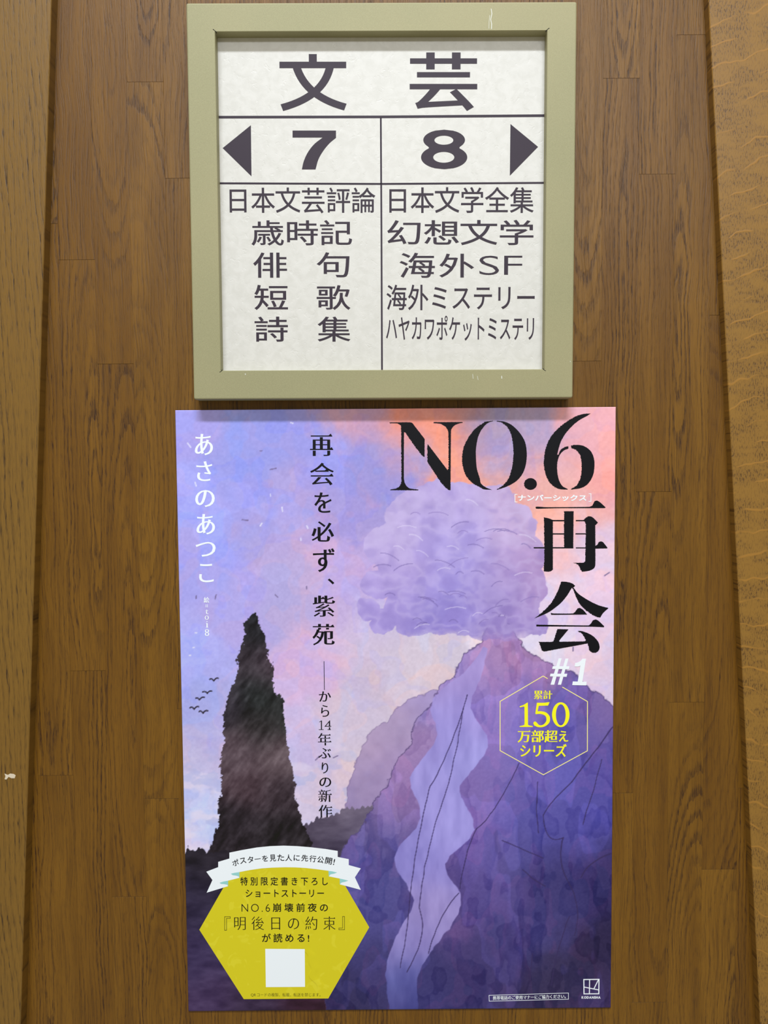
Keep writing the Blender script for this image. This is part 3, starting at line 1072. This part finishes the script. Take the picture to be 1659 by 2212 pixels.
# the cloud bank lies over the summit
img = over(img, cloud, cloud_layer)
img = over(img, (226, 216, 244), 0.55 * np.exp(-((sd - 2) / 2.0) ** 2) * (Vv < 1330) * (fbm(30, 71) > 0.42))
img = over(img, (98, 82, 142), 0.45 * np.exp(-((sd + 0.6) / 1.1) ** 2) * (Vv < 1350) * (fbm(24, 73) > 0.5))
bil = np.abs(fbm(34, 83, 3, 1.3, 0.9, u=cu_, v=cv_) - 0.5) * 2
img = over(img, (206, 192, 236), 0.28 * sstep(0.30 - bil, 0.0, 0.30) * cloud_layer)
img = over(img, (134, 116, 192), 0.22 * sstep(bil, 0.25, 0.6) * cloud_layer)
for i in range(60):
    x, y = random.uniform(800, 1150), random.uniform(1080, 1370)
    L = random.uniform(16, 46)
    t = random.uniform(-0.5, 0.5)
    p3 = (x + L * math.cos(t), y + L * math.sin(t))
    if 40 < x - 760 and math.hypot((x - 975) / 1.15, y - 1225) < 150:
        img = stroke(img, bez((x, y), ((x + p3[0]) / 2, (y + p3[1]) / 2 - 9), p3, 8), random.choice([0.9, 1.2]), random.choice([(108, 92, 158), (228, 220, 246), (128, 108, 176)]), 0.5)

# dark rubble hill
hu = U + 14 * w2u
ridge = np.interp(U, [380, 420, 440, 500, 530, 560, 600, 640, 665, 700, 740, 770, 830], [1850, 1828, 1836, 1822, 1804, 1826, 1812, 1790, 1772, 1766, 1746, 1742, 1735])
sdh = Vv - (ridge + 26 * (fbm(14, 300, 4) - 0.5) + 10 * (np.abs(((U * 0.09) % 1) - 0.5)))
inmt = sstep(sdpoly(MT, su, sv), -1, 1)
hc = [(440, 1860, (30, 24, 38)), (560, 1850, (34, 28, 42)), (640, 1820, (58, 48, 68)), (700, 1790, (92, 82, 104)), (760, 1770, (122, 110, 130)), (720, 1830, (44, 36, 60)), (780, 1800, (96, 86, 116)), (420, 1950, (38, 30, 60)), (420, 2050, (56, 44, 84)), (450, 2150, (62, 44, 84)), (560, 2170, (50, 34, 64)), (680, 2170, (54, 24, 46)), (720, 1900, (30, 24, 48)), (760, 2100, (44, 38, 82))]
hill = field(hc, 40, U + 50 * wu, Vv + 50 * wv) + (fbm(20, 333, 4, 1.5, 0.7)[..., None] - 0.5) * 46
img = over(img, hill, sstep(sdh, -1, 1.5) * (1 - inmt) * (U < 860))

# a plain dark rock stack stands on the hill
TR = [(452, 1840), (466, 1800), (474, 1750), (480, 1700), (476, 1640), (486, 1590), (484, 1540), (494, 1500), (508, 1470), (512, 1420), (526, 1390), (530, 1350), (542, 1326), (552, 1322), (560, 1352), (574, 1380), (578, 1420), (592, 1450), (596, 1490), (612, 1520), (616, 1570), (622, 1620), (634, 1670), (640, 1730), (654, 1780), (676, 1820), (660, 1840)]
sdt = sdpoly(TR, U + 13 * w2u + 10 * (fbm(5, 447, 2) - 0.5), Vv + 13 * w2v + 8 * (fbm(6, 467, 2) - 0.5))
tc_ = [(550, 1350, (26, 26, 34)), (530, 1430, (48, 40, 50)), (590, 1450, (74, 60, 72)), (490, 1520, (44, 38, 50)), (560, 1500, (24, 30, 32)), (620, 1520, (34, 36, 38)), (560, 1570, (40, 36, 40)), (520, 1620, (90, 74, 84)), (590, 1640, (100, 84, 92)), (540, 1700, (78, 60, 70)), (600, 1720, (50, 38, 48)), (520, 1780, (34, 26, 36)), (600, 1800, (28, 22, 30))]
fac = fbm(22, 401, 3, 0.6, 1.4, u=U + 0.6 * Vv) - 0.5
rock = field(tc_, 28, U, Vv) + fac[..., None] * 60 + (fbm(7, 480)[..., None] - 0.5) * 24
img = over(img, rock, sstep(sdt, -0.8, 1))
for x, y in ((432, 1512), (448, 1498), (420, 1532), (462, 1470), (440, 1540)):
    img = stroke(img, bez((x - 9, y - 3), (x - 4, y - 6), (x, y), 6), 2.4, (34, 28, 42), 0.9)
    img = stroke(img, bez((x, y), (x + 5, y - 7), (x + 10, y - 5), 6), 2.4, (34, 28, 42), 0.9)

# drifting flecks
for x, y, L, a, c in ((632, 913, 5, 20, 1), (584, 1070, 4, 80, 1), (565, 1133, 7, -60, 1), (663, 1139, 6, 60, 1), (650, 1165, 5, 80, 1), (610, 1100, 9, 85, 1), (408, 962, 12, 55, 1), (423, 1047, 8, 70, 1), (418, 1398, 3, 0, 1), (410, 1415, 3, 0, 1), (424, 1368, 3, 0, 1), (590, 1013, 14, -12, 0), (530, 1124, 14, 4, 0), (564, 974, 4, 0, 0), (596, 1288, 8, 45, 0), (465, 1289, 9, -80, 0), (423, 1290, 6, -85, 0), (662, 1270, 5, 90, 0), (1311, 1240, 12, -35, 0), (1237, 1402, 8, 90, 0), (686, 1637, 12, -45, 0), (725, 1634, 10, -25, 0)):
    ca, sa = math.cos(math.radians(a)), math.sin(math.radians(a))
    img = stroke(img, [(x - L / 2 * ca, y - L / 2 * sa), (x + L / 2 * ca, y + L / 2 * sa)], 2.0, (230, 230, 248) if c else (110, 96, 140), 0.75)
img = np.clip(img, 8, 250)
alb = np.clip(lin(img) * np.array([1.02, 1.02, 1.04]), 0, 0.95)

co = np.stack([GX, np.full_like(GX, -0.0003), GZ], -1).reshape(-1, 3)
idx = np.arange(NX * NZ).reshape(NZ, NX)
# corners run so that faces look towards -Y
quads = np.stack([idx[1:, :-1], idx[1:, 1:], idx[:-1, 1:], idx[:-1, :-1]], -1).reshape(-1, 4)
nv = len(co)
border = np.concatenate([idx[0, :], idx[1:, -1], idx[-1, -2::-1], idx[-2:0:-1, 0]])
back = co[border].copy()
back[:, 1] = 0.0
bi = np.arange(len(border)) + nv
nb = len(border)
sideq = np.stack([border, np.roll(border, -1), np.roll(bi, -1), bi], -1)
allco = np.concatenate([co, back])
allq = np.concatenate([quads, sideq])
me = bpy.data.meshes.new('sheet')
me.vertices.add(len(allco))
me.vertices.foreach_set('co', allco.astype(np.float32).ravel())
me.loops.add(len(allq) * 4)
me.loops.foreach_set('vertex_index', allq.astype(np.int32).ravel())
me.polygons.add(len(allq))
me.polygons.foreach_set('loop_start', (np.arange(len(allq)) * 4).astype(np.int32))
me.polygons.foreach_set('loop_total', np.full(len(allq), 4, np.int32))
me.materials.append(art_paper())
me.materials.append(M_EDGE)
mi = np.zeros(len(allq), np.int32)
mi[len(quads):] = 1
me.polygons.foreach_set('material_index', mi)
me.update(calc_edges=True)
at = me.attributes.new('print', 'FLOAT_COLOR', 'POINT')
cc = np.ones((len(allco), 4), np.float32)
cc[:nv, :3] = alb.reshape(-1, 3)
cc[nv:, :3] = lin((236, 232, 240))
at.data.foreach_set('color', cc.ravel())
sheet = link_mesh('sheet', me, None, poster)
tag(sheet, label='printed paper sheet with lavender sky, coral clouds and violet slopes')

YP = -0.0003 - 0.00012
# title
ink = Ink()
A = (7.213, 830, 880)
Bc = (5.925, 1040, 880)
Cc = (8.295, 1140, 1070)
Dc = (8.295, 1140, 1240)
RG = 0.85


def toB(pts):
    return [((830 + x / 7.213 - 1040) * 5.925, y / 7.213 * 5.925) for x, y in pts]


def T(pts, fr_, rough=RG, corner=42):
    trace(ink, PQ, pts, *fr_, rough=rough, corner=corner, step=0.8)


T([(82, 235), (180, 233), (400, 232), (440, 245), (470, 285), (625, 485), (630, 500), (628, 775), (600, 760), (480, 610), (330, 395), (308, 385), (306, 1080), (315, 1160), (345, 1220), (400, 1262), (535, 1280), (530, 1292), (92, 1290), (95, 1278), (190, 1262), (240, 1220), (262, 1180), (268, 1100), (262, 300), (240, 268), (200, 250), (85, 248)], A)
T([(683, 578), (985, 975), (1000, 960), (1003, 900), (1000, 400), (985, 350), (950, 300), (880, 258), (765, 245), (765, 230), (1220, 228), (1225, 240), (1160, 252), (1090, 285), (1050, 335), (1040, 380), (1033, 1290), (1000, 1285), (900, 1190), (680, 860), (672, 840), (672, 580)], A)
T([(147, 172), (30, 185)] + toB([(1560, 235), (1440, 310), (1330, 440), (1250, 590), (1215, 750), (1225, 920), (1280, 1070), (1380, 1180), (1500, 1250)]) + [(30, 1048), (138, 1056), (60, 1025), (-5, 975)] + toB([(1490, 1110), (1445, 960), (1430, 800), (1430, 640), (1460, 470), (1510, 355)]) + [(10, 275), (50, 225), (100, 190), (147, 178)], Bc)
T([(192, 172), (300, 185), (400, 235), (500, 340), (560, 450), (580, 580), (570, 720), (530, 840), (450, 940), (330, 1010), (200, 1055), (195, 1050), (290, 985), (350, 900), (385, 800), (405, 680), (410, 560), (395, 420), (370, 320), (320, 240), (250, 192), (192, 180)], Bc)
T(el(627, 980, 82, 75, 20), Bc, 0.6)
T([(1395, 78), (1350, 110), (1250, 165), (1160, 240), (1080, 330), (1020, 430), (990, 520), (968, 612), (985, 605), (1005, 555), (1060, 510), (1112, 497), (1112, 528), (1060, 548), (1015, 590), (985, 650), (968, 740), (975, 860), (1000, 950), (1040, 1010), (1105, 1045), (1100, 1053), (980, 1040), (890, 980), (830, 880), (800, 750), (805, 620), (830, 500), (880, 390), (960, 290), (1080, 190), (1200, 120), (1300, 85)], Bc)
T([(1150, 490), (1180, 480), (1290, 488), (1380, 540), (1430, 620), (1447, 730), (1430, 860), (1370, 970), (1280, 1030), (1145, 1053), (1150, 1042), (1210, 1005), (1260, 920), (1280, 820), (1280, 700), (1260, 610), (1210, 545), (1148, 520)], Bc)
# the character meaning 'again'
T([(140, 205), (180, 202), (350, 212), (1100, 205), (1150, 190), (1200, 105), (1240, 92), (1290, 120), (1395, 215), (1380, 228), (500, 230), (190, 240), (145, 238)], Cc, 0.4)
T([(290, 395), (370, 410), (450, 440), (450, 1330), (420, 1355), (370, 1368), (285, 1360), (298, 1000)], Cc)
T([(650, 285), (822, 283), (815, 948), (650, 945)], Cc)
for r in ((430, 441, 660, 465), (440, 680, 660, 702), (107, 928, 830, 950), (860, 442, 1045, 463), (855, 680, 1048, 700), (860, 932, 1045, 950)):
    if r[2] == 830:
        r = (107, 928, 818, 950)
    T([(r[0], r[1]), (r[2], r[1]), (r[2], r[3]), (r[0], r[3])], Cc, 0.2)
T([(1000, 440), (1050, 390), (1110, 375), (1170, 400), (1258, 490), (1210, 535), (1210, 1250), (1180, 1310), (1100, 1350), (980, 1368), (945, 1330), (920, 1270), (870, 1225), (805, 1208), (1000, 1205), (1030, 1180), (1040, 520), (1010, 460)], Cc)
T([(1200, 905), (1240, 890), (1270, 840), (1310, 825), (1350, 840), (1430, 940), (1420, 950), (1200, 955)], Cc, 0.4)
# the character meaning 'meet'
T([(600, 135), (700, 140), (800, 170), (850, 210), (820, 240), (790, 250), (700, 390), (600, 510), (480, 610), (380, 680), (240, 745), (115, 795), (250, 690), (400, 540), (500, 380), (560, 250)], Dc)
T([(800, 245), (825, 250), (900, 345), (1020, 430), (1180, 520), (1300, 570), (1448, 608), (1400, 650), (1340, 710), (1300, 778), (1230, 765), (1100, 690), (980, 590), (900, 480), (850, 370)], Dc)
T([(410, 695), (460, 705), (800, 705), (840, 685), (890, 620), (930, 605), (990, 640), (1065, 725), (420, 730)], Dc, 0.4)
T([(152, 905), (300, 908), (1080, 920), (1120, 900), (1170, 830), (1220, 812), (1270, 840), (1370, 935), (1365, 952), (1100, 942), (155, 938)], Dc, 0.4)
T([(530, 985), (730, 990), (560, 1195), (570, 1212), (1000, 1205), (1040, 1195), (1020, 1140), (960, 1060), (890, 1020), (960, 1020), (1080, 1060), (1180, 1120), (1260, 1210), (1287, 1300), (1270, 1370), (1220, 1410), (1150, 1405), (1110, 1370), (1075, 1240), (900, 1275), (600, 1330), (300, 1385), (255, 1370), (200, 1215), (440, 1215), (465, 1190), (500, 1080)], Dc)
o = ink.build('title_lettering', M_BLACK, poster, YP)
tag(o, label='large black worn-edged title lettering')

ink = Ink()
W_ = 0.00055
ink.line([PQ(1117.6, 1068), PQ(1112.5, 1068), PQ(1112.5, 1084.5), PQ(1117.6, 1084.5)], 1.3 * W_)
ink.line([PQ(1271.4, 1066.5), PQ(1276.5, 1066.5), PQ(1276.5, 1083), PQ(1271.4, 1083)], 1.3 * W_)
put(ink, PQ, 'ナンバーシックス', (1119, 1068.5, 1267, 1082.5), gx=0.03, gy=0.03)
ink.build('title_reading', M_WHITE, poster, YP)

ink = Ink()
Ec = (11.85, 1160, 1400)
vy = 0.00006
for p in ([(553, 262), (630, 262), (440, 937), (345, 935)], [(727, 268), (805, 268), (615, 937), (530, 937)], [(405, 460), (830, 465), (815, 540), (385, 532)], [(345, 652), (775, 655), (755, 735), (328, 722)],
          [(1160, 270), (1252, 270), (1160, 858), (1270, 858), (1258, 952), (900, 945), (915, 850), (1040, 855), (1110, 450), (1060, 468), (960, 470), (975, 380), (1060, 360), (1120, 320)]):
    trace(ink, PQ, p, *Ec, sm=False)
    ink.build('volume_number', M_WHITE, poster, YP - vy)
    vy += 0.00004
    ink = Ink()

ink = Ink()
MN = dict(gx=0.020, gy=-0.014, wedge=0.085)
KN = dict(gx=0.022, gy=-0.004)
for t, b in (('あ', (420.8, 937.4, 460, 983.5)), ('さ', (424.3, 996.4, 458.6, 1039.3)), ('の', (421.7, 1058.5, 464, 1095.4)), ('あ', (424.3, 1110.4, 464.5, 1154.7)), ('つ', (422.6, 1170.7, 466, 1202.6)), ('こ', (430, 1218, 461.5, 1257.8))):
    put(ink, PQ, t, b, **KN)
put(ink, PQ, '絵', (440, 1289.7, 452.2, 1302), gx=0.03, gy=0.0)
for x in (445, 448):
    ink.line([PQ(x, 1305.5), PQ(x, 1312)], 1.1 * W_)
for t, b in (('t', (443.8, 1316.3, 450.3, 1326.6)), ('o', (442.4, 1329.6, 451.2, 1339)), ('i', (445.8, 1342, 448.9, 1355.6)), ('8', (442.4, 1359, 452, 1373.9))):
    put(ink, PQ, t, b, gx=0.012, gy=-0.015)
ink.line([PQ(444.8, 1355.2), PQ(450.2, 1355.2)], 0.9 * W_)
ink.line([PQ(444.8, 1346.2), PQ(447.2, 1346.2)], 0.9 * W_)
ink.build('author_lettering', M_WHITE, poster, YP)

ink = Ink()
for t, b in (('再', (669.5, 937, 720, 985)), ('会', (670, 999.6, 721, 1048.4)), ('必', (672.8, 1126, 721.6, 1170.5)), ('紫', (675.6, 1286.6, 723.8, 1332)), ('苑', (675, 1347.8, 723, 1394))):
    put(ink, PQ, t, b, gx=0.026, gy=-0.012, wedge=0.09)
for t, b in (('を', (678.9, 1063.6, 716.2, 1107.6)), ('ず', (676, 1184.2, 723, 1235.6)), ('、', (708, 1249.7, 722.2, 1262.3))):
    put(ink, PQ, t, b, **KN)
ink.line([PQ(700, 1428.3), PQ(700.8, 1490.4)], 1.3 * W_)
for t, b in (('か', (689, 1493.3, 715, 1515.5)), ('ら', (693.4, 1522.8, 711, 1548)), ('ぶ', (687.5, 1615.9, 715, 1638)), ('り', (694.9, 1646.9, 709, 1670.5)), ('の', (689.8, 1679.4, 715.5, 1700))):
    put(ink, PQ, t, b, gx=0.016, gy=-0.006)
for t, b in (('年', (686.6, 1583.4, 716, 1610)), ('新', (687.5, 1705.4, 717, 1732.5)), ('作', (688.4, 1738.4, 718, 1765.6))):
    put(ink, PQ, t, b, gx=0.014, gy=-0.014, wedge=0.08)
ink.line([PQ(694.3, 1556.4), PQ(694.4, 1576.2)], 2.3 * W_)
ink.line([PQ(689.6, 1559.6), PQ(694.6, 1557.0)], 1.1 * W_)
ink.line([PQ(688.6, 1576), PQ(699.2, 1576)], 1.1 * W_)
put(ink, PQ, '4', (701, 1556.2, 715.5, 1576.6), gx=-0.006, gy=-0.022)
ink.line([PQ(707.5, 1576), PQ(715, 1576)], 1.1 * W_)
ink.build('tagline_lettering', M_BLACK, poster, YP)

# sales badge: thin hexagon open at the top right, with its figures
ink = Ink()
ink.line([PQ(*p) for p in ((1183, 1466), (1173.2, 1460.3), (1080.3, 1515), (1080.3, 1621.4), (1173.8, 1673.5), (1268.7, 1621.8), (1269, 1515.4), (1214.6, 1484))], 1.7 * W_)
hexo = ink.build('sales_badge', M_PALEY, poster, YP)
ink = Ink()
Gc = (9.76, 1090, 1480)
put(ink, PQ, '累計', (1153.3, 1491, 1193, 1510.2), gx=0.03, gy=-0.004, wedge=0.06)
trace(ink, PQ, [(490, 365), (493, 830), (510, 845), (595, 865), (590, 882), (315, 880), (318, 862), (400, 845), (418, 825), (418, 460), (405, 448), (330, 468), (312, 455), (330, 440), (400, 415), (470, 372)], *Gc)
trace(ink, PQ, [(680, 370), (830, 370), (925, 358), (948, 360), (915, 430), (720, 435), (695, 550), (780, 550), (880, 580), (945, 650), (958, 720), (940, 790), (880, 850), (790, 885), (700, 882), (625, 850), (603, 800), (620, 770), (650, 765), (680, 790), (720, 835), (770, 845), (830, 820), (875, 760), (880, 700), (860, 650), (810, 620), (740, 605), (655, 612), (648, 595)], *Gc)
ink.fill([[PQ(1090 + x / 9.76, 1480 + y / 9.76) for x, y in el(1184, 622, 184, 262, 48)], [PQ(1090 + x / 9.76, 1480 + y / 9.76) for x, y in el(1184, 625, 103, 222, 48)]])
put(ink, PQ, '万部超', (1118.2, 1576.8, 1204.5, 1604), gx=0.030, gy=-0.006, wedge=0.08)
put(ink, PQ, 'え', (1207, 1578.5, 1227.3, 1602.5), gx=0.03, gy=0.008)
put(ink, PQ, 'シリーズ', (1123.6, 1607, 1224, 1635.2), gx=0.03, gy=0.008)
ink.build('badge_figures', M_YEL, hexo, -0.00002 + YP)

# yellow hexagon badge with ribbon
Hc = (3.77, 390, 1800)
zc = PQ(650, 2000)
CREASE_X = PQ(652, 2000)[0]
CREASE_Z0 = PQ(652, 2160)[1]
CREASE_Z1 = PQ(652, 2020)[1]
ink = Ink()
trace(ink, PQ, [(153, 785), (500, 180), (1195, 175), (1537, 765), (1203, 1345), (515, 1350)], *Hc, sm=False)
M_BADGE = yellow_print()
badge = ink.build('story_badge', M_BADGE, poster, YP)
tag(badge, label='yellow hexagon badge')
ink = Ink()
trace(ink, PQ, [(398, 157), (500, 136), (620, 115), (730, 104), (840, 100), (950, 104), (1060, 113), (1180, 127), (1280, 143), (1280, 192), (1370, 210), (1370, 258), (1468, 285), (1420, 358), (1468, 460), (1297, 415), (1297, 368), (1207, 350), (1205, 305), (1110, 292), (1020, 282), (935, 277), (850, 276), (750, 279), (660, 285), (570, 298), (480, 315), (480, 362), (388, 385), (388, 430), (213, 483), (260, 380), (210, 312), (307, 275), (307, 232), (398, 205)], *Hc, sm=False)
ink.build('ribbon', M_WHITE, badge, YP - 0.0001)
ink = Ink()
for p in ([(410, 328), (440, 321), (480, 315), (480, 362), (474, 350), (455, 344), (425, 340)], [(318, 402), (350, 392), (388, 385), (388, 430), (380, 418), (355, 413), (330, 411)],
          [(1205, 305), (1240, 310), (1275, 319), (1250, 328), (1222, 333), (1207, 350)], [(1297, 368), (1330, 375), (1366, 385), (1340, 394), (1312, 400), (1297, 415)]):
    ink = Ink()
    trace(ink, PQ, p, *Hc, sm=False)
    ink.build('ribbon_fold', M_TEAL, badge, YP - 0.00016)
ink = Ink()
arc = [('ポ', 316, 245), ('ス', 391, 226), ('タ', 466, 214), ('ー', 537, 208), ('を', 611, 203), ('見', 688, 198), ('た', 768, 195), ('人', 846, 196), ('に', 926, 197), ('先', 1006, 199), ('行', 1086, 206), ('公', 1164, 215), ('開', 1244, 227), ('!', 1298, 238)]
for ch, x, y in arc:
    px_, py_ = 440 + x / 4.608, 1810 + y / 4.608
    hwid, hh = {'ー': (6.6, 0.75), '!': (1.3, 6.6), 'を': (6.4, 6.6), 'に': (6.6, 6.4), '見': (6.8, 7.3), 'タ': (6.6, 6.8), 'ス': (6.8, 6.2), 'ポ': (7.0, 7.0)}.get(ch, (7.4, 7.2))
    put(ink, PQ, ch, (px_ - hwid, py_ - hh, px_ + hwid, py_ + hh), rot=math.radians(12.5 - 24.5 * (x - 316) / 982), gx=0.012, gy=0.012)
ink.build('ribbon_lettering', M_BLACK, badge, YP - 0.0002)
ink = Ink()
G = dict(gx=0.012, gy=0.012)
put(ink, PQ, '特別限定書き下ろし', (519.2, 1894.2, 708.3, 1912.7), track=0.28, **G)
put(ink, PQ, 'ショートストーリー', (530.6, 1921.5, 699.8, 1938), track=0.1, **G)
put(ink, PQ, 'NO.6', (521.8, 1952.5, 583.2, 1969.3), track=0.14, gx=-0.012, gy=-0.012)
put(ink, PQ, '崩壊前夜の', (589, 1950.7, 708.3, 1969.8), track=0.25, **G)
put(ink, PQ, '明後日の約束', (506, 1979.5, 724.5, 2008.8), track=0.32, gx=-0.004, gy=-0.016, wedge=0.06)
for s, x0, x1, y0, y1 in ((1, 485.2, 497.5, 1980, 2009.3), (-1, 744.2, 732, 1979.5, 2008.2)):
    # double corner quotation marks as outlined hooks
    a, b_ = (y0, y1) if s == 1 else (y1, y0)
    d = 1 if s == 1 else -1
    ink.line([PQ(x0, b_), PQ(x0, a), PQ(x1, a), PQ(x1, a + 3.6 * d), PQ(x0 + 4.2 * d, a + 3.6 * d), PQ(x0 + 4.2 * d, b_)], 0.9 * W_, closed=True)
put(ink, PQ, 'が読める!', (565.9, 2016.2, 668, 2035.5), track=0.22, **G)
ink.build('badge_lettering', M_BLACK, badge, YP - 0.0001)
ink = Ink()
put(ink, PQ, 'QRコードの複製、転載、転送を禁じます。', (542, 2144.8, 692.4, 2153), gx=0.0, gy=-0.012)
ink.build('small_print', M_OLIVE, badge, YP - 0.0001)
ink = Ink()
trace(ink, PQ, [(690, 940), (1012, 942), (1014, 1250), (695, 1252)], *Hc, sm=False)
o = ink.build('blank_square', M_WHITE, badge, YP - 0.0001)
tag(o, label='blank white square')

# phone-manners notice and publisher's mark, bottom right
Jc = (4.88, 1000, 2040)
ink = Ink()
J = lambda x, y: PQ(1000 + x / 4.88, 2040 + y / 4.88)
ink.line([J(275, 537), J(1112, 512), J(1112, 577), J(277, 598)], 1.1 * W_, closed=True)
put(ink, PQ, '携帯電話のご使用マナーにご協力ください。', (1064.5, 2149.7, 1222.3, 2158.3), rot=math.radians(1.45), gx=0.02, gy=0.0)
ink.build('manners_notice', M_WHITE, poster, YP)
ink = Ink()
ink.line([J(1274, 370), J(1434, 368), J(1432, 520), J(1276, 521)], 11 / 4.88 * W_, closed=True)
ink.line([J(1335, 370), J(1333, 520)], 10 / 4.88 * W_)
ink.line([J(1276, 449), J(1433, 480)], 10 / 4.88 * W_)
ink.line([J(1428, 372), J(1380, 468)], 10 / 4.88 * W_)
put(ink, PQ, 'KODANSHA', (1256.2, 2151.7, 1297.2, 2157.2), gx=0.05, gy=0.045, track=-0.03)
ink.build('publisher_mark', M_WHITE, poster, YP)
